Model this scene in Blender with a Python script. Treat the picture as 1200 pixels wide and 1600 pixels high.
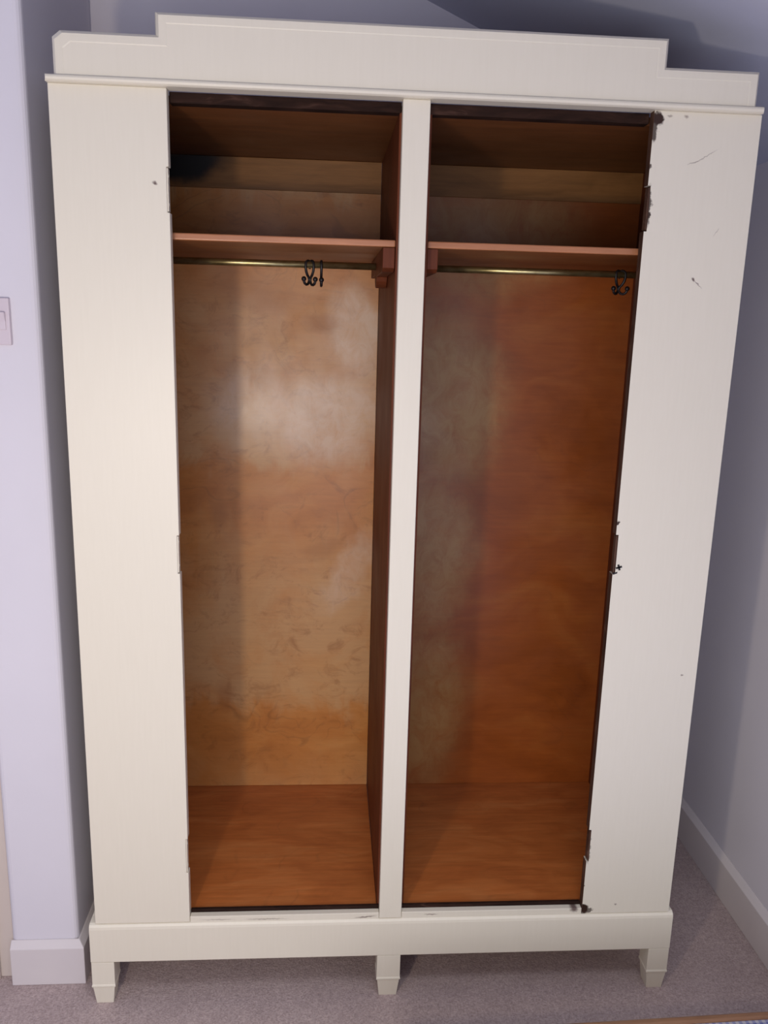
import bpy, bmesh, math, random
from mathutils import Vector, Matrix
random.seed(4)
C = bpy.context.scene.collection
for o in list(bpy.data.objects):
    bpy.data.objects.remove(o)

# ------------------------------------------------------------------ camera
cam_d = bpy.data.cameras.new('camera')
cam_o = bpy.data.objects.new('camera', cam_d)
C.objects.link(cam_o)
cam_d.sensor_fit = 'VERTICAL'
cam_d.sensor_height = 36.0
cam_d.lens = 1309.8 / 1600 * 36.0
cam_d.clip_start = 0.02
RX = Vector((0.99753183, -0.06486207, 0.02689151))
UP = Vector((-0.01174884, 0.22339934, 0.9746562))
FW = Vector((0.06922577, 0.97256653, -0.2220859))
cam_o.matrix_world = Matrix(((RX.x, UP.x, -FW.x, 0.4666), (RX.y, UP.y, -FW.y, -1.5378),
                             (RX.z, UP.z, -FW.z, 1.4285), (0, 0, 0, 1)))
bpy.context.scene.camera = cam_o

# ------------------------------------------------------------------ light
world = bpy.data.worlds.new('world')
bpy.context.scene.world = world
world.use_nodes = True
world.node_tree.nodes['Background'].inputs[0].default_value = (0.66, 0.68, 1.0, 1)
world.node_tree.nodes['Background'].inputs[1].default_value = 0.44


def area(name, loc, target, sx, sy, energy, col):
    l = bpy.data.lights.new(name, 'AREA')
    l.shape = 'RECTANGLE'
    l.size = sx
    l.size_y = sy
    l.energy = energy
    l.color = col
    o = bpy.data.objects.new(name, l)
    C.objects.link(o)
    o.location = loc
    o.rotation_euler = (Vector(target) - Vector(loc)).to_track_quat('-Z', 'Y').to_euler()
    return o


# daylight window in the wall behind the photographer
area('window_daylight', (0.15, -2.05, 1.05), (0.36, 0.0, 0.95), 1.5, 0.8, 19.5, (0.91, 0.92, 1.0))
# unseen overhead fill added to brighten the floor; narrow spread spares the upper panels
overhead_o = area('overhead_fill', (0.75, -1.15, 2.5), (0.75, -1.15, 0.0), 0.7, 0.7, 10, (0.90, 0.94, 1.0))
overhead_o.data.spread = math.radians(110)
# bare bulb of the bedside lamp left of the photographer
lb = bpy.data.lights.new('lamp_bulb', 'POINT')
lb.energy = 20.5
lb.color = (1.0, 0.83, 0.60)
lb.shadow_soft_size = 0.035
lo = bpy.data.objects.new('lamp_bulb', lb)
C.objects.link(lo)
lo.location = (0.02, -1.35, 1.12)

vs = bpy.context.scene.view_settings
bpy.context.scene.display_settings.display_device = 'sRGB'
vs.view_transform = 'Standard'
vs.look = 'None'
vs.exposure = 0.0
vs.gamma = 1.0
vs.use_curve_mapping = False


# ------------------------------------------------------------------ node helpers
class N:
    def __init__(self, name):
        self.m = bpy.data.materials.new(name)
        self.m.use_nodes = True
        self.t = self.m.node_tree
        self.b = self.t.nodes['Principled BSDF']
        self.co = self.t.nodes.new('ShaderNodeTexCoord').outputs['Object']

    def link(self, a, b):
        self.t.links.new(a, b)

    def setin(self, sock, v):
        if isinstance(v, bpy.types.NodeSocket):
            self.link(v, sock)
        elif isinstance(v, tuple) and len(v) == 3 and sock.type == 'RGBA':
            sock.default_value = (*v, 1)
        else:
            sock.default_value = v

    def mapping(self, src=None, loc=(0, 0, 0), rot=(0, 0, 0), scale=(1, 1, 1)):
        n = self.t.nodes.new('ShaderNodeMapping')
        self.link(src or self.co, n.inputs[0])
        n.inputs[1].default_value = loc
        n.inputs[2].default_value = rot
        n.inputs[3].default_value = scale
        return n.outputs[0]

    def noise(self, vec=None, scale=5, detail=4, rough=0.55, dist=0.0, color=False):
        n = self.t.nodes.new('ShaderNodeTexNoise')
        self.link(vec or self.co, n.inputs['Vector'])
        n.inputs['Scale'].default_value = scale
        n.inputs['Detail'].default_value = detail
        n.inputs['Roughness'].default_value = rough
        n.inputs['Distortion'].default_value = dist
        return n.outputs['Color' if color else 'Fac']

    def math(self, op, a, b=0.0, c=0.0, clamp=False):
        n = self.t.nodes.new('ShaderNodeMath')
        n.operation = op
        n.use_clamp = clamp
        for i, v in enumerate((a, b, c)):
            self.setin(n.inputs[i], v)
        return n.outputs[0]

    def ramp(self, f, stops):
        n = self.t.nodes.new('ShaderNodeValToRGB')
        e = n.color_ramp.elements
        while len(e) < len(stops):
            e.new(0.5)
        for k, (p, c) in enumerate(stops):
            e[k].position = p
            e[k].color = (*c, 1) if isinstance(c, tuple) else (c, c, c, 1)
        self.link(f, n.inputs[0])
        return n.outputs[0]

    def mix(self, f, a, b, mode='MIX'):
        n = self.t.nodes.new('ShaderNodeMix')
        n.data_type = 'RGBA'
        n.blend_type = mode
        self.setin(n.inputs[0], f)
        self.setin(n.inputs[6], a)
        self.setin(n.inputs[7], b)
        return n.outputs[2]

    def smooth(self, v, a, b):
        n = self.t.nodes.new('ShaderNodeMapRange')
        n.interpolation_type = 'SMOOTHSTEP'
        self.setin(n.inputs[0], v)
        n.inputs[1].default_value = a
        n.inputs[2].default_value = b
        return n.outputs[0]

    def sep(self, src=None):
        n = self.t.nodes.new('ShaderNodeSeparateXYZ')
        self.link(src or self.co, n.inputs[0])
        return n.outputs

    def warp(self, amount, scale, src=None, stretch=(1, 1, 1)):
        """object coordinates pushed about by noise"""
        c = self.noise(self.mapping(src, scale=stretch), scale, 4, 0.6, 0, True)
        s = self.t.nodes.new('ShaderNodeVectorMath')
        s.operation = 'SUBTRACT'
        self.link(c, s.inputs[0])
        s.inputs[1].default_value = (0.5, 0.5, 0.5)
        m = self.t.nodes.new('ShaderNodeVectorMath')
        m.operation = 'MULTIPLY_ADD'
        self.link(s.outputs[0], m.inputs[0])
        m.inputs[1].default_value = (amount,) * 3
        self.link(src or self.co, m.inputs[2])
        return m.outputs[0]

    def blob(self, src, x, z, rx, rz, rot=0.0, soft=1.0):
        """soft patch in the x-z plane: 1 in the middle, 0 outside"""
        s = self.sep(src)
        dx = self.math('SUBTRACT', s[0], x)
        dz = self.math('SUBTRACT', s[2], z)
        c, q = math.cos(rot), math.sin(rot)
        u = self.math('ADD', self.math('MULTIPLY', dx, c / rx), self.math('MULTIPLY', dz, q / rx))
        w = self.math('ADD', self.math('MULTIPLY', dx, -q / rz), self.math('MULTIPLY', dz, c / rz))
        r = self.math('SQRT', self.math('ADD', self.math('MULTIPLY', u, u), self.math('MULTIPLY', w, w)))
        return self.math('SUBTRACT', 1.0, self.smooth(r, 1.0 - soft, 1.0))

    def bump(self, h, strength=0.2, dist=0.002):
        n = self.t.nodes.new('ShaderNodeBump')
        n.inputs['Strength'].default_value = strength
        n.inputs['Distance'].default_value = dist
        self.link(h, n.inputs['Height'])
        self.link(n.outputs[0], self.b.inputs['Normal'])

    def out(self, col, rough=0.5, spec=0.5, metal=0.0):
        self.setin(self.b.inputs['Base Color'], col)
        self.setin(self.b.inputs['Roughness'], rough)
        self.b.inputs['Specular IOR Level'].default_value = spec
        self.b.inputs['Metallic'].default_value = metal
        return self.m


def mat_paint(name, a, b, rough=0.5, bump=0.08, scale=9, spec=0.3):
    n = N(name)
    f = n.noise(scale=scale, detail=5)
    n.bump(n.noise(scale=140, detail=3), bump, 0.001)
    return n.out(n.ramp(f, [(0.35, a), (0.65, b)]), rough, spec)


CREAM_A, CREAM_B = (0.735, 0.685, 0.560), (0.75, 0.70, 0.575)


def mat_cream(name, marks=(), chips=None, extra=None):
    """brush painted cream wood: faint brush marks, small knocks, chips along one edge"""
    n = N(name)
    brush = n.noise(n.mapping(scale=(30, 30, 2.0)), 6, 4)
    col = n.ramp(brush, [(0.3, CREAM_A), (0.7, CREAM_B)])
    w = n.warp(0.006, 160)
    for (x, z, rx, rz, rot, k) in marks:
        col = n.mix(n.math('MULTIPLY', n.blob(w, x, z, rx, rz, rot, 0.8), k), col, (0.10, 0.055, 0.05))
    if chips:
        w2 = n.warp(0.016, 90)
        for (x, z, rx, rz, rot, k) in chips:
            col = n.mix(n.math('MULTIPLY', n.blob(w2, x, z, rx, rz, rot, 0.35), k), col, (0.035, 0.016, 0.010))
    n.bump(brush, 0.05, 0.001)
    return n.out(col, 0.42, 0.35)


def mat_wood(name, stops, grain=(3, 3, 11), scale=1.6, rough=(0.3, 0.5), dist=1.2, fine=(8, 8, 120),
             fine_k=0.25, spec=0.5, patches=(), patch_col=(0.3, 0.2, 0.12), dark=(), dark_col=(0.02, 0.012, 0.008),
             figure=0.0, repeat=None):
    n = N(name)
    w = n.warp(0.10, 3.0)
    base = n.noise(n.mapping(w, scale=grain), scale, 6, 0.55, dist)
    col = n.ramp(base, stops)
    if figure:       # rotary cut veneer: rings of the log, thin curved lines
        ring = n.noise(n.mapping(w, scale=(2.2, 2.2, 4.2)), 1.2, 2, 0.4, 0.6)
        line = n.math('ABSOLUTE', n.math('SUBTRACT', n.math('FRACT', n.math('MULTIPLY', ring, 13.0)), 0.5))
        brk = n.smooth(n.noise(scale=7, detail=3), 0.45, 0.62)
        line = n.math('MULTIPLY', n.math('SUBTRACT', 1.0, n.smooth(line, 0.0, 0.09)), brk)
        col = n.mix(n.math('MULTIPLY', line, figure), col, (0.09, 0.04, 0.018))
    if repeat:      # the same worn figure comes back at every turn of the peeled log
        z0, per, rcol, rk = repeat
        z = n.sep()[2]
        drip = n.noise(n.mapping(scale=(9, 9, 4.0)), 1.0, 6, 0.62, 1.2)
        cloud = n.noise(w, 5.5, 6, 0.62, 0.8)
        u = n.math('FRACT', n.math('DIVIDE', n.math('SUBTRACT', n.math('ADD', z, n.math('MULTIPLY', n.math('SUBTRACT', drip, 0.5), 0.24)), z0), per))
        h = n.math('MULTIPLY', n.smooth(u, 0.0, 0.10), n.math('SUBTRACT', 1.0, n.smooth(u, 0.45, 0.95)))
        h = n.math('MULTIPLY', h, n.ramp(cloud, [(0.30, 0.25), (0.58, 1.0)]))
        col = n.mix(n.math('MULTIPLY', h, rk), col, rcol)
        mott = n.noise(n.mapping(w, scale=(1.0, 1.0, 1.5)), 13, 7, 0.68, 1.5)
        col = n.mix(n.smooth(mott, 0.50, 0.72), col, n.mix(0.45, col, (0.30, 0.105, 0.026)))
    f = n.noise(n.mapping(scale=fine), 1.0, 5, 0.7)
    g = n.ramp(f, [(0.3, 1.0 - fine_k), (0.7, 1.0)])
    col = n.mix(1.0, col, g, 'MULTIPLY')
    r = n.ramp(n.noise(w, 6, 4), [(0.3, rough[0]), (0.7, rough[1])])
    if patches:
        w2 = n.warp(0.13, 9, stretch=(1, 1, 0.7))
        tot = None
        for (x, z, rx, rz, rot, k) in patches:
            p = n.math('MULTIPLY', n.blob(w2, x, z, rx, rz, rot, 0.65), k)
            tot = p if tot is None else n.math('MAXIMUM', tot, p)
        br = n.ramp(n.noise(n.mapping(scale=(22, 22, 16)), 1.0, 8, 0.7, 0.8), [(0.32, 0.35), (0.6, 1.0)])
        col = n.mix(n.math('MULTIPLY', tot, br), col, patch_col)
    if dark:
        w3 = n.warp(0.05, 12)
        for (x, z, rx, rz, rot, k) in dark:
            col = n.mix(n.math('MULTIPLY', n.blob(w3, x, z, rx, rz, rot, 0.75), k), col, dark_col)
    n.bump(f, 0.06, 0.0006)
    return n.out(col, r, spec)


# object coordinates of the wardrobe parts = world coordinates minus ORG
ORG = Vector((0.61, 0.25, 0.0))


def S(items):      # shift mark positions into wardrobe coordinates
    return [(x - ORG.x, z, rx, rz, rot, k) for (x, z, rx, rz, rot, k) in items]


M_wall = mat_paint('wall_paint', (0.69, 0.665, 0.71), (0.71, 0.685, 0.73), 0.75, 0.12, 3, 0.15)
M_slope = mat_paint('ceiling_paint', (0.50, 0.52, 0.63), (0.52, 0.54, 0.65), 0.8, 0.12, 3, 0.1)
M_skirt = mat_paint('skirting_gloss', (0.66, 0.61, 0.61), (0.69, 0.64, 0.63), 0.4, 0.03, 6, 0.35)
M_casing = mat_paint('casing_paint', (0.60, 0.52, 0.46), (0.64, 0.56, 0.50), 0.45, 0.03, 6, 0.3)
M_plate = mat_paint('switch_plastic', (0.62, 0.54, 0.58), (0.64, 0.56, 0.60), 0.28, 0.0, 6, 0.5)
M_cream = mat_cream('cream_paint')
M_cream_left = mat_cream('cream_paint_left', S([(0.170, 1.647, 0.006, 0.004, -0.6, 0.9)]))
M_cream_right = mat_cream('cream_paint_right', S([
    (1.127, 1.517, 0.006, 0.0035, -0.9, 0.9), (1.135, 1.510, 0.016, 0.0014, -0.75, 0.7),
    (1.125, 1.725, 0.034, 0.0012, 0.55, 0.45), (1.106, 1.715, 0.016, 0.0014, 0.3, 0.6),
    (1.190, 0.746, 0.004, 0.003, 0, 0.7), (1.10, 0.215, 0.004, 0.003, 0, 0.7),
    (1.085, 1.789, 0.006, 0.004, 0, 0.6), (1.055, 1.789, 0.007, 0.003, 0, 0.5),
    (1.16, 1.60, 0.012, 0.001, 1.0, 0.4)]), S([
    (1.033, 1.784, 0.013, 0.011, 0, 1.0), (1.029, 1.765, 0.008, 0.022, 0, 0.9), (1.028, 1.705, 0.004, 0.006, 0, 0.9),
    (1.030, 1.640, 0.008, 0.040, 0, 0.9), (1.029, 1.625, 0.009, 0.010, 0, 0.9), (1.029, 1.060, 0.004, 0.006, 0, 1.0),
    (1.027, 0.262, 0.005, 0.004, 0, 0.9), (1.030, 0.206, 0.013, 0.013, 0.4, 1.0), (1.042, 0.202, 0.012, 0.005, 0.2, 0.8),
    (1.03, 0.35, 0.004, 0.04, 0, 0.5)]))
M_sill = mat_cream('cream_paint_sill', S([(0.56, 0.197, 0.03, 0.003, 0.1, 0.7), (0.35, 0.197, 0.06, 0.0022, 0, 0.5),
                                         (0.25, 0.198, 0.05, 0.002, 0, 0.4), (0.70, 0.200, 0.02, 0.002, 0, 0.6),
                                         (1.01, 0.205, 0.012, 0.010, 0, 0.9)]))
M_raw = mat_wood('bare_edge_wood', [(0.3, (0.045, 0.022, 0.015)), (0.6, (0.11, 0.055, 0.035)), (0.8, (0.2, 0.13, 0.09))],
                 grain=(9, 9, 3), scale=4, rough=(0.5, 0.7), fine=(90, 90, 10), spec=0.2)
M_dark = mat_wood('dark_frame_wood', [(0.3, (0.016, 0.008, 0.006)), (0.6, (0.034, 0.016, 0.011)), (0.75, (0.085, 0.044, 0.032))],
                  grain=(3, 9, 20), scale=3, rough=(0.7, 0.85), spec=0.1)
M_side = mat_wood('mahogany_stain', [(0.3, (0.115, 0.026, 0.009)), (0.7, (0.18, 0.044, 0.014))],
                  grain=(8, 8, 1.5), scale=1.4, rough=(0.5, 0.62), fine=(120, 120, 6), fine_k=0.3, spec=0.22)
M_top = mat_wood('top_board_wood', [(0.3, (0.16, 0.055, 0.017)), (0.7, (0.23, 0.082, 0.026))],
                 grain=(2, 8, 8), scale=1.6, rough=(0.4, 0.55), fine=(6, 90, 90), spec=0.3)
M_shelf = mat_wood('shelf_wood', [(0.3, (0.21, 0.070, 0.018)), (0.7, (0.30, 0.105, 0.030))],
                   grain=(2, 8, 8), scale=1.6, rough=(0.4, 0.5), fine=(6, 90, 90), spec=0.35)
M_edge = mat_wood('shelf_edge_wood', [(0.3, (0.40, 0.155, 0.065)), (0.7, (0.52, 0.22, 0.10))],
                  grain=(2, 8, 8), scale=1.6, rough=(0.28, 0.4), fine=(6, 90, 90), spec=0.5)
BACK = [(0.25, (0.47, 0.160, 0.030)), (0.5, (0.57, 0.215, 0.046)), (0.75, (0.65, 0.285, 0.075))]
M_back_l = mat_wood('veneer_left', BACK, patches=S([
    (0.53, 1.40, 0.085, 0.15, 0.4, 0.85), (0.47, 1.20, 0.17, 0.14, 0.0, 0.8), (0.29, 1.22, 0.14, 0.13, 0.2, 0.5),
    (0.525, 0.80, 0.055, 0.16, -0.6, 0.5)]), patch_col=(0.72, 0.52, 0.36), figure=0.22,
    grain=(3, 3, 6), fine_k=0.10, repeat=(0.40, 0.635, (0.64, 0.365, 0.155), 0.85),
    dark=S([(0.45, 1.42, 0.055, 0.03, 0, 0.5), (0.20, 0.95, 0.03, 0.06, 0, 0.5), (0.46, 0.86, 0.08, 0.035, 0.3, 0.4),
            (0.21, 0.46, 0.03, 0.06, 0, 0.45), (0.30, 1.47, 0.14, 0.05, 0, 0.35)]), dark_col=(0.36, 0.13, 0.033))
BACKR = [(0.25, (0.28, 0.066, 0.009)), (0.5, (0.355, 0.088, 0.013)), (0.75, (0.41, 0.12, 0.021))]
M_back_r = mat_wood('veneer_right', BACKR, patches=S([  # lower olive patches put the post's shadow tone into the veneer colour
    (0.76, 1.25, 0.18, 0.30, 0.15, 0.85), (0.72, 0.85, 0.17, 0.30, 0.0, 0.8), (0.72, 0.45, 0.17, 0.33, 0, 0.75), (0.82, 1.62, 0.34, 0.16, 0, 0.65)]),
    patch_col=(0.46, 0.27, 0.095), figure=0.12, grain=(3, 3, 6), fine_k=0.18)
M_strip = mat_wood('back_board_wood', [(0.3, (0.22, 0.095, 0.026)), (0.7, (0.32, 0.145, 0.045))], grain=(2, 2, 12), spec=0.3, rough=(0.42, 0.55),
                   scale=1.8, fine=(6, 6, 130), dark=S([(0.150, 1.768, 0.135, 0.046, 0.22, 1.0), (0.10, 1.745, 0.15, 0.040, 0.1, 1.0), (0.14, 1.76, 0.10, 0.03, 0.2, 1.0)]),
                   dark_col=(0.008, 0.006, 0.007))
M_floorwood = mat_wood('base_board_veneer', [(0.25, (0.42, 0.115, 0.027)), (0.5, (0.54, 0.165, 0.040)), (0.75, (0.62, 0.225, 0.066))],
                       grain=(2.5, 9, 9), scale=1.7, fine=(7, 110, 110), rough=(0.3, 0.45), figure=0.15)


def mat_brass():
    n = N('old_brass')
    f = n.noise(n.mapping(scale=(20, 60, 60)), 2, 4)
    return n.out(n.ramp(f, [(0.3, (0.30, 0.24, 0.10)), (0.7, (0.52, 0.44, 0.22))]), 0.3, 0.5, 0.9)


def mat_black():
    n = N('black_hook_metal')
    f = n.noise(scale=90, detail=3)
    return n.out(n.ramp(f, [(0.3, (0.012, 0.010, 0.012)), (0.7, (0.028, 0.022, 0.022))]), 0.4, 0.4, 0.2)


M_brass, M_black = mat_brass(), mat_black()


def mat_carpet():
    n = N('carpet_pile')
    big = n.noise(scale=14, detail=5)
    fine = n.noise(scale=230, detail=4, rough=0.75)
    speck = n.noise(scale=95, detail=3, rough=0.7)
    col = n.ramp(fine, [(0.28, (0.36, 0.275, 0.265)), (0.5, (0.56, 0.45, 0.43)), (0.72, (0.70, 0.58, 0.56))])
    col = n.mix(0.55, col, n.ramp(speck, [(0.3, (0.52, 0.50, 0.50)), (0.7, (1.0, 1.0, 1.0))]), 'MULTIPLY')
    col = n.mix(0.5, col, n.ramp(big, [(0.3, (0.78, 0.76, 0.76)), (0.7, (1.0, 1.0, 1.0))]), 'MULTIPLY')
    n.bump(n.math('ADD', fine, speck), 0.6, 0.003)
    return n.out(col, 0.95, 0.05)


M_carpet = mat_carpet()


def mat_gingham():
    n = N('gingham_cloth')
    s = n.sep()
    def stripe(v):
        f = n.math('FRACT', n.math('MULTIPLY', v, 1 / 0.012))
        return n.smooth(n.math('ABSOLUTE', n.math('SUBTRACT', f, 0.5)), 0.22, 0.28)
    tot = n.math('MULTIPLY', n.math('ADD', stripe(s[0]), stripe(s[1])), 0.5)
    col = n.ramp(tot, [(0.0, (0.78, 0.78, 0.86)), (0.5, (0.45, 0.48, 0.72)), (1.0, (0.20, 0.24, 0.52))])
    n.bump(n.noise(scale=600, detail=2), 0.3, 0.0008)
    return n.out(col, 0.85, 0.1)


M_check = mat_gingham()
M_bedwood = mat_wood('bed_wood', [(0.3, (0.20, 0.095, 0.045)), (0.7, (0.29, 0.15, 0.075))], grain=(2, 9, 9), scale=2,
                     rough=(0.4, 0.5), fine=(6, 100, 100))


# ------------------------------------------------------------------ mesh helpers
def box(bm, x0, x1, y0, y1, z0, z1):
    v = [bm.verts.new(p) for p in ((x0, y0, z0), (x1, y0, z0), (x1, y1, z0), (x0, y1, z0),
                                   (x0, y0, z1), (x1, y0, z1), (x1, y1, z1), (x0, y1, z1))]
    return [bm.faces.new([v[i] for i in f]) for f in
            ((3, 2, 1, 0), (4, 5, 6, 7), (0, 1, 5, 4), (1, 2, 6, 5), (2, 3, 7, 6), (3, 0, 4, 7))]


def loft(bm, rings, caps=True):
    R = [[bm.verts.new(p) for p in r] for r in rings]
    k = len(R[0])
    for a, b in zip(R, R[1:]):
        for i in range(k):
            bm.faces.new((a[i], a[(i + 1) % k], b[(i + 1) % k], b[i]))
    if caps:
        bm.faces.new(list(reversed(R[0])))
        bm.faces.new(R[-1])


def prism(bm, poly, axis, a, b):
    """polygon in the two other axes, extruded along axis from a to b"""
    def P(u, v, w):
        return {'x': (w, u, v), 'y': (u, w, v), 'z': (u, v, w)}[axis]
    loft(bm, [[P(u, v, a) for u, v in poly], [P(u, v, b) for u, v in poly]])


def tube(bm, pts, radii, seg=10):
    pts = [Vector(p) for p in pts]
    if not isinstance(radii, (list, tuple)):
        radii = [radii] * len(pts)
    rings = []
    ref = None
    for i, p in enumerate(pts):
        d = (pts[min(i + 1, len(pts) - 1)] - pts[max(i - 1, 0)]).normalized()
        if ref is None:
            ref = d.orthogonal().normalized()
        ref = (ref - d * ref.dot(d)).normalized()
        s = d.cross(ref)
        rings.append([p + (ref * math.cos(t) + s * math.sin(t)) * radii[i]
                      for t in [2 * math.pi * k / seg for k in range(seg)]])
    loft(bm, rings)


def obj(name, bm, m, parent=None, org=None, bevel=0.0, smooth=False, segs=2):
    """link the bmesh as one object whose origin is org (the parent's location for a part)"""
    bmesh.ops.recalc_face_normals(bm, faces=bm.faces)
    org = Vector(org) if org is not None else Vector((0, 0, 0))
    bmesh.ops.translate(bm, verts=bm.verts, vec=-org)
    me = bpy.data.meshes.new(name)
    bm.to_mesh(me)
    bm.free()
    for mm in (m if isinstance(m, (list, tuple)) else [m]):
        me.materials.append(mm)
    o = bpy.data.objects.new(name, me)
    C.objects.link(o)
    if parent is not None:
        o.parent = parent
    else:
        o.location = org
    if smooth:
        for p in me.polygons:
            p.use_smooth = True
    if bevel:
        b = o.modifiers.new('bevel', 'BEVEL')
        b.width = bevel
        b.segments = segs
        b.limit_method = 'ANGLE'
        b.angle_limit = math.radians(40)
    return o


def thing(name, label, cat, loc, rotz=0.0, group=None):
    o = bpy.data.objects.new(name, None)
    o.empty_display_size = 0.05
    C.objects.link(o)
    o.location = loc
    o.rotation_euler = (0, 0, rotz)
    o['label'] = label
    o['category'] = cat
    if group:
        o['group'] = group
    return o


def tag(o, label, cat, group=None):
    o['label'] = label
    o['category'] = cat
    if group:
        o['group'] = group
    return o


def struct(name, bm, m, bevel=0.0, org=(0, 0, 0), label=None, segs=2):
    o = obj(name, bm, m, None, org, bevel, segs=segs)
    o['kind'] = 'structure'
    if label:
        o['label'] = label
    return o


# ------------------------------------------------------------------ the room
XW, YB = 1.506, 0.53            # right wall, back wall
XL, YF = -0.059, 0.070          # return of the left wall, its front face
SL = 0.398                      # fall of the sloping ceiling
zs = lambda x: 2.150 - SL * (x - 0.684)
yb = lambda x: YB + 0.083 * (x + 0.06)   # the back wall is a little out of square

bm = bmesh.new()
box(bm, -1.4, XW + 0.1, -2.4, YB + 0.25, -0.06, 0.0)
struct('floor', bm, M_carpet, label='beige pink fitted carpet')
bm = bmesh.new()
prof = [(XL - 0.3, 0), (XW + 0.1, 0), (XW + 0.1, zs(XW + 0.1)), (-0.2, zs(-0.2)), (XL - 0.3, zs(-0.2))]
loft(bm, [[(x, yb(x), z) for x, z in prof], [(x, yb(x) + 0.1, z) for x, z in prof]])
struct('wall_back', bm, M_wall, label='pale lilac wall behind the wardrobe')
bm = bmesh.new()
box(bm, XW, XW + 0.1, -2.4, yb(XW), 0, zs(XW) + 0.02)
struct('wall_right', bm, M_wall, label='pale lilac low wall under the slope')
# sloping ceiling, falling towards the right wall
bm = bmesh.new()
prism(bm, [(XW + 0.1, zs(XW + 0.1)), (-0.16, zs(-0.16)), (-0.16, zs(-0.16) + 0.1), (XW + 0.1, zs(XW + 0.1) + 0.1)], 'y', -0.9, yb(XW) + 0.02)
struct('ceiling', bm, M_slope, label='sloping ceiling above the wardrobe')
# left wall: short piece facing the room, its return runs back beside the wardrobe
bm = bmesh.new()
box(bm, -0.200, XL, YF, YB, 0, 2.5)
struct('wall_left', bm, M_wall, 0.012, label='short piece of white wall with the light switch', segs=4)
# skirting boards with a sloped top edge
def skirt_profile(t, h):
    return [(0, 0), (t, 0), (t, h - 0.014), (0.003, h), (0, h)]
bm = bmesh.new()
T = 0.015
pf = skirt_profile(T, 0.104)
# front run (mitred) and return run
loops = []
for (px, py, dx, dy) in ((-0.200, YF, -0.0, -1), (XL, YF, 1, -1), (XL, YB, 1, 0)):
    loops.append([(px + dx * u, py + dy * u, z) for u, z in pf])
loft(bm, loops)
struct('baseboard_left', bm, M_skirt, 0.0015, label='white skirting round the short left wall')
bm = bmesh.new()
loft(bm, [[(XW - u, y, z) for u, z in skirt_profile(0.016, 0.112)] for y in (-2.4, yb(XW) - 0.002)])
struct('baseboard_right', bm, M_skirt, 0.0015, label='white skirting along the right wall')
bm = bmesh.new()
loft(bm, [[(x, yb(x) - u, z) for u, z in skirt_profile(0.012, 0.104)] for x in (XL + 0.015, XW - 0.016)])
struct('baseboard_back', bm, M_skirt, 0.0015, label='white skirting behind the wardrobe')
# beige door lining at the far left, set back behind the wall end
bm = bmesh.new()
box(bm, -0.30, -0.2005, YF + 0.012, YF + 0.06, 0, 2.1)
box(bm, -0.30, -0.232, YF + 0.002, YF + 0.012, 0, 2.1)
struct('trim_1', bm, M_casing, 0.002, label='beige door lining at the left edge')

# light switch on the left wall
sw = thing('light_switch', 'white plastic double light switch on the short left wall', 'light switch', (-0.150, YF, 1.409))
bm = bmesh.new()
box(bm, -0.195, -0.109, YF - 0.009, YF + 0.001, 1.367, 1.451)
obj('switch_plate', bm, M_plate, sw, sw.location, 0.002)
for x in (-0.172, -0.126):
    bm = bmesh.new()
    prism(bm, [(YF - 0.008, 1.394), (YF - 0.0105, 1.394), (YF - 0.0115, 1.409), (YF - 0.0165, 1.426), (YF - 0.008, 1.426)], 'x', x - 0.008, x + 0.010)
    obj('rocker', bm, M_plate, sw, sw.location, 0.0012)

# ------------------------------------------------------------------ the wardrobe
W = 1.22
wd = thing('wardrobe', 'large cream painted wardrobe with stepped top and its two doors missing', 'wardrobe', ORG)
WO = ORG
ZB, ZC, D = 0.194, 1.797, 0.510

# front panels with hinge and lock recesses in the inner edge
def notched(x_out, x_in, notches, d):
    pts = [(x_out, ZB), (x_in, ZB)]
    for z0, z1 in notches:
        pts += [(x_in, z0), (x_in - d, z0), (x_in - d, z1), (x_in, z1)]
    return pts + [(x_in, ZC), (x_out, ZC)]

HN = [(0.310, 0.388), (0.953, 1.027), (1.600, 1.674)]
bm = bmesh.new()
prism(bm, notched(0.0, 0.1935, HN, 0.004), 'y', 0.0, 0.020)
obj('front_panel', bm, M_cream_left, wd, WO, 0.0012)
bm = bmesh.new()
prism(bm, notched(1.220, 1.027, [(0.321, 0.396), (0.958, 1.037), (1.597, 1.674)], -0.005), 'y', 0.0, 0.020)
o = obj('front_panel', bm, [M_cream_right, M_raw], wd, WO, 0.0008)
o['label'] = 'cream panel with chipped paint along its bare inner edge'
for p in o.data.polygons:
    if abs(p.normal.x) > 0.9 and p.center.x + ORG.x < 1.1:
        p.material_index = 1
# metal lock in the middle recess on the right
bm = bmesh.new()
box(bm, 1.0285, 1.0322, 0.003, 0.016, 0.960, 1.035)
lk = obj('lock_plate', bm, M_raw, wd, WO, 0.0006)
bm = bmesh.new()
for k in range(2):
    a = k * math.pi / 2 + 0.3
    c, s = math.cos(a), math.sin(a)
    prism(bm, [(1.0385 + c * u - s * v, 0.972 + s * u + c * v) for u, v in ((-0.006, -0.0018), (0.006, -0.0018), (0.006, 0.0018), (-0.006, 0.0018))],
          'y', -0.0012, 0.004)
prism(bm, [(1.028, 0.957), (1.036, 0.960), (1.036, 0.963), (1.028, 0.960)], 'y', -0.001, 0.004)
obj('lock_pin', bm, M_black, lk, WO)
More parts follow.
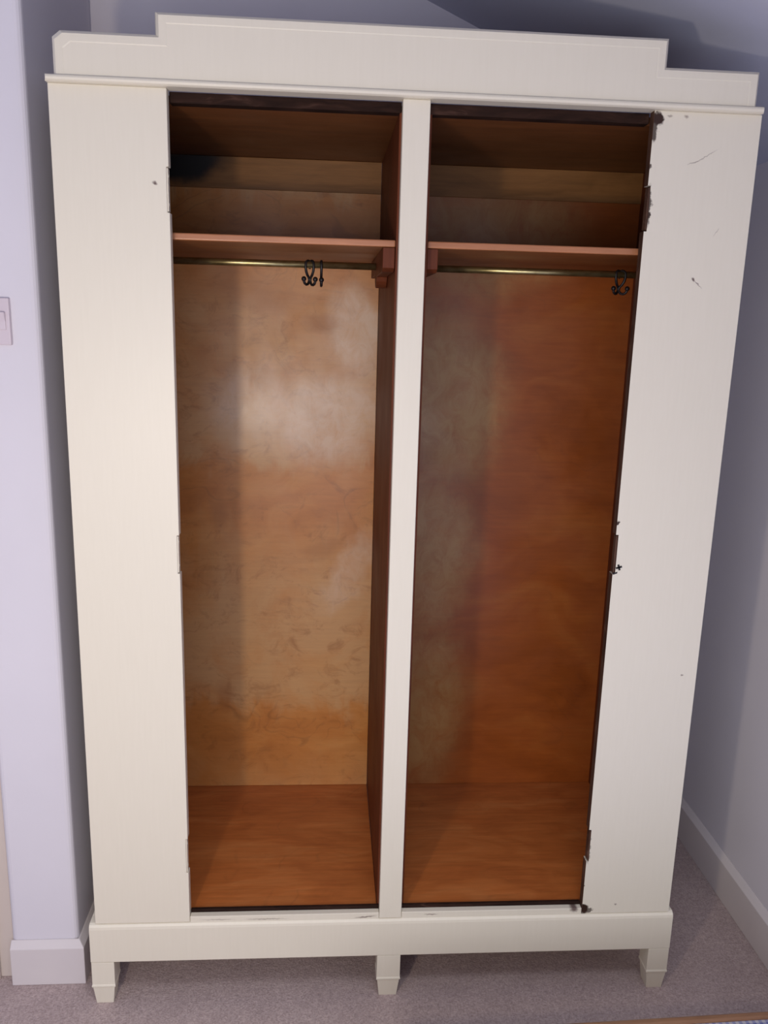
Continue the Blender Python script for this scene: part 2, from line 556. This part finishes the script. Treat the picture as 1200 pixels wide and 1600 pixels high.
# two hinge leaves let into the right edge
for z0, z1 in ((0.324, 0.393), (1.600, 1.671)):
    bm = bmesh.new()
    box(bm, 1.0292, 1.0322, 0.002, 0.017, z0, z1)
    for zz in (z0 + 0.014, z1 - 0.014):
        tube(bm, [(1.0285, 0.010, zz), (1.031, 0.010, zz)], 0.003, 8)
    obj('hinge_leaf', bm, M_raw, wd, WO)
for z0, z1 in HN:
    bm = bmesh.new()
    box(bm, 0.1893, 0.1915, 0.003, 0.017, z0 + 0.002, z1 - 0.002)
    for zz in (z0 + 0.014, z1 - 0.014):
        tube(bm, [(0.190, 0.010, zz), (0.1922, 0.010, zz)], 0.003, 8)
    obj('hinge_leaf', bm, M_cream, wd, WO)

# centre post
bm = bmesh.new()
box(bm, 0.5895, 0.6365, -0.001, 0.022, ZB, ZC)
obj('center_post', bm, M_cream, wd, WO, 0.0015)

# cornice: stepped board with a bevelled rim, a stepped inner field and a bead along the bottom
def stepped(d):
    return [(0.009 + d, 1.806), (1.209 - d, 1.806), (1.209 - d, 1.868 - d), (1.0435 - d, 1.868 - d), (1.0435 - d, 1.913 - d),
            (0.1765 + d, 1.913 - d), (0.1765 + d, 1.879 - d), (0.022 + d, 1.879 - d), (0.009 + d, 1.869 - d)]
def ring(d, y):
    return [(x, y, z) for x, z in stepped(d)]
bm = bmesh.new()
loft(bm, [ring(0.0, 0.020), ring(0.0, 0.010), ring(0.0030, 0.000), ring(0.0085, -0.0075), ring(0.0200, -0.0080), ring(0.0215, -0.0074)])
obj('cornice_board', bm, M_cream, wd, WO, 0.0)
bm = bmesh.new()
prof = [(0.020, 1.797), (-0.010, 1.797), (-0.0145, 1.799), (-0.016, 1.8025), (-0.0145, 1.806), (-0.010, 1.808), (0.020, 1.808)]
loft(bm, [[(x + (0.0025 if abs(y + 0.016) < 0.003 else 0) * s, y, z) for y, z in prof] for x, s in ((-0.001, 1), (1.2175, -1))])
obj('cornice_bead', bm, M_cream, wd, WO, 0.0008)
for x0, x1 in ((-0.001, 0.018), (1.200, 1.2175)):
    bm = bmesh.new()
    box(bm, x0 + 0.008 * (x0 < 0.5), x1 - 0.008 * (x0 > 0.5), 0.0205, D + 0.006, 1.7975, 1.860)
    obj('cornice_return', bm, M_cream, wd, WO, 0.001)

# sides: cream boards outside, stained lining inside
for x0, x1, l0, l1 in ((0.0, 0.016, 0.0165, 0.022), (1.204, 1.220, 1.198, 1.2035)):
    bm = bmesh.new()
    box(bm, x0, x1, 0.0205, D + 0.006, ZB, ZC)
    obj('side_panel', bm, M_cream, wd, WO, 0.001)
    bm = bmesh.new()
    box(bm, l0, l1, 0.0205, D - 0.0005, 0.2035, 1.7815)
    obj('side_lining', bm, M_side, wd, WO, 0.001)
# partition behind the post
bm = bmesh.new()
box(bm, 0.586, 0.6425, 0.0225, D - 0.0005, 0.2035, 1.7815)
obj('partition', bm, M_side, wd, WO, 0.001)
# top board, dark rail behind the cornice, base board with dark front lip, painted sill
bm = bmesh.new()
box(bm, 0.0165, 1.2035, 0.046, D + 0.006, 1.782, 1.796)
obj('top_board', bm, M_top, wd, WO)
for x0, x1 in ((0.194, 0.589), (0.637, 1.0265)):
    bm = bmesh.new()
    box(bm, x0, x1, 0.021, 0.0455, 1.779, 1.7965)
    obj('top_rail', bm, M_dark, wd, WO, 0.0015)
for x0, x1 in ((0.0165, 0.5855), (0.643, 1.2035)):
    bm = bmesh.new()
    box(bm, x0, x1, 0.0225, D + 0.006, 0.190, 0.203)
    obj('base_board', bm, M_floorwood, wd, WO, 0.001)
for x0, x1 in ((0.194, 0.589), (0.637, 1.0265)):
    bm = bmesh.new()
    box(bm, x0, x1, 0.0005, 0.0145, 0.186, 0.2065)
    obj('sill', bm, M_sill, wd, WO, 0.0012)
    bm = bmesh.new()
    box(bm, x0, x1, 0.0150, 0.0220, 0.190, 0.2125)
    obj('sill_lip', bm, M_dark, wd, WO, 0.001)

# back: veneered panel and a separate board above it in each compartment
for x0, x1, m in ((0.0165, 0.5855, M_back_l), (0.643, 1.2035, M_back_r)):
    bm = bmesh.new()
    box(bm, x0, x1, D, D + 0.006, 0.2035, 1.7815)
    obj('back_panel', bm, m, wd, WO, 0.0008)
    bm = bmesh.new()
    box(bm, x0, x1, D - 0.005, D - 0.0003, 1.7130, 1.7815)
    obj('back_board', bm, M_strip, wd, WO, 0.001)

# shelves with a paler front edge, their battens with the rail sockets, and the hanging rails
RY, RZ = 0.250, 1.5365
for x0, x1 in ((0.0225, 0.5855), (0.643, 1.1975)):
    bm = bmesh.new()
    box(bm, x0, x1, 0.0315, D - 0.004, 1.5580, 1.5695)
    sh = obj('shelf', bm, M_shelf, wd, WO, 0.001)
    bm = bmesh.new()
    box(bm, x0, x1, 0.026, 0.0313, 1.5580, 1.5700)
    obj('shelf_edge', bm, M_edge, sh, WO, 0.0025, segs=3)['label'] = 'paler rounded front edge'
    for bx0, bx1 in ((x0 + 0.0005, x0 + 0.020), (x1 - 0.022, x1 - 0.0005)):
        prof = [(0.030, 1.5575), (0.030, 1.522), (0.045, 1.516), (0.19, 1.516)]
        prof += [(RY + 0.034 * math.cos(a), 1.522 + 0.028 * math.sin(a)) for a in
                 [math.pi * (1.08 + 0.84 * k / 8) for k in range(9)]]
        prof += [(0.30, 1.522), (0.44, 1.522), (0.44, 1.5575)]
        bm = bmesh.new()
        prism(bm, prof, 'x', bx0, bx1)
        obj('shelf_batten', bm, M_side, wd, WO, 0.001)
    bm = bmesh.new()
    tube(bm, [(x0 + 0.021, RY, RZ), (x1 - 0.0225, RY, RZ)], 0.0070, 14)
    obj('hanging_rail', bm, M_brass, wd, WO, smooth=True)

# plinth: rail with rounded top, three front feet with a bead and a tapered block, two plain back feet
bm = bmesh.new()
prof = [(0.028, 0.104), (-0.004, 0.104), (-0.004, 0.182), (-0.003, 0.1875), (0.0, 0.1915), (0.005, 0.1935), (0.028, 0.1935)]
loft(bm, [[(x, y, z) for y, z in prof] for x in (-0.013, 1.230)])
obj('plinth_rail', bm, M_cream, wd, WO, 0.0012)
for x0, x1 in ((-0.013, 0.003), (1.214, 1.230)):
    bm = bmesh.new()
    box(bm, x0, x1, 0.0285, D + 0.003, 0.104, 0.1935)
    obj('plinth_side', bm, M_cream, wd, WO, 0.001)

def foot(x0, x1, y0, y1, plain=False):
    bm = bmesh.new()
    def R(a, b, z):       # inset a at the sides, b at the front
        return [(x0 + a, y0 + b, z), (x1 - a, y0 + b, z), (x1 - a, y1 - a, z), (x0 + a, y1 - a, z)]
    loft(bm, [R(0.0060, 0.0050, 0.0), R(0.0012, 0.0005, 0.0430), R(-0.0008, -0.0012, 0.0440), R(-0.0010, -0.0016, 0.0465),
              R(-0.0006, -0.0008, 0.0490), R(0.0, 0.0, 0.0500), R(0.0, 0.0, 0.1035)])
    return obj('foot', bm, M_cream, wd, WO, 0.0006)

foot(-0.012, 0.035, -0.004, 0.040)
foot(0.5875, 0.6375, -0.004, 0.040)
foot(1.183, 1.229, -0.004, 0.040)
foot(-0.012, 0.035, D - 0.05, D)
foot(1.183, 1.229, D - 0.05, D)

# ------------------------------------------------------------------ wire hooks on the rails
def hook(x, twist, sc, label, group=None):
    t = thing('clothes_hook', label, 'hook', (x, RY, RZ), twist, group)
    r = 0.0075
    pts = []
    for k in range(11):                     # loop over the rail
        a = math.radians(-60 + 250 * k / 10)
        pts.append((0, r * math.cos(a), r * math.sin(a)))
    pts += [(0, -0.0075, -0.006), (0, -0.0055, -0.013), (0, -0.001, -0.020)]
    for k in range(9):                      # prong curling up to the front
        a = math.radians(60 - 250 * k / 8)
        pts.append((0, -0.0045 + 0.0085 * math.cos(a) * -1 * -1, -0.0275 + 0.0085 * math.sin(a)))
    bm = bmesh.new()
    tube(bm, [(p[0], p[1] * sc, p[2] * (1.0 if p[2] > -0.008 else sc)) for p in pts], 0.0028, 8)
    obj('wire', bm, M_black, t, smooth=True)
    e = pts[-1]
    bm = bmesh.new()
    bmesh.ops.create_uvsphere(bm, u_segments=12, v_segments=8, radius=0.0052,
                              matrix=Matrix.Translation((e[0], e[1] * sc, e[2] * sc)))
    obj('ball_tip', bm, M_black, t, smooth=True)
    return t

hook(0.4245, -0.6, 1.10, 'black wire hook on the left rail, leftmost of three')
hook(0.4315, 0.6, 1.12, 'black wire hook on the left rail, middle of three')
hook(0.4515, 0.05, 1.15, 'thin black wire hook hanging alone, nearest the centre post on the left rail')
hook(1.0720, -0.85, 1.10, 'black wire hook on the right rail, left one of the pair')
hook(1.0800, 0.85, 1.10, 'black wire hook on the right rail, next to the right panel')

# ------------------------------------------------------------------ bed corner at the lower right
BL = Vector((0.50, -0.365, 0.0))
bed = thing('bed', 'wooden bed with blue and white gingham cover in the lower right corner', 'bed', BL, 0.035)
def bpart(name, bx, m, bevel=0.003):
    bm = bmesh.new()
    for b in (bx if isinstance(bx[0], tuple) else [bx]):
        box(bm, *b)
    return obj(name, bm, m, bed, (0, 0, 0), bevel)
BW = 0.95
bpart('footboard', (0.0, BW, -0.014, 0.0, 0.06, 0.260), M_bedwood, 0.004)
for x in (0.0, BW - 0.05):
    bpart('leg', (x, x + 0.05, -0.066, -0.016, 0.0, 0.15), M_bedwood)
    bpart('leg', (x, x + 0.05, -1.80, -1.75, 0.0, 0.15), M_bedwood)
for x in (0.001, BW - 0.021):
    bpart('side_rail', (x, x + 0.020, -1.74, -0.068, 0.06, 0.15), M_bedwood)
bpart('mattress', (0.025, BW - 0.025, -1.80, -0.060, 0.151, 0.235), M_check, 0.02)
bm = bmesh.new()
nx, ny = 24, 36
g = [[None] * (ny + 1) for _ in range(nx + 1)]
for i in range(nx + 1):
    for j in range(ny + 1):
        x = 0.004 + (BW - 0.008) * i / nx
        y = -0.0155 - 1.78 * j / ny
        z = 0.2565 + 0.0025 * math.sin(x * 19 + y * 5) * min(1, j / 4)
        g[i][j] = bm.verts.new((x, y, z))
for i in range(nx):
    for j in range(ny):
        bm.faces.new((g[i][j], g[i + 1][j], g[i + 1][j + 1], g[i][j + 1]))
o = obj('bed_cover', bm, M_check, bed, (0, 0, 0), smooth=True)
sm = o.modifiers.new('thick', 'SOLIDIFY')
sm.thickness = 0.02
sm.offset = -1
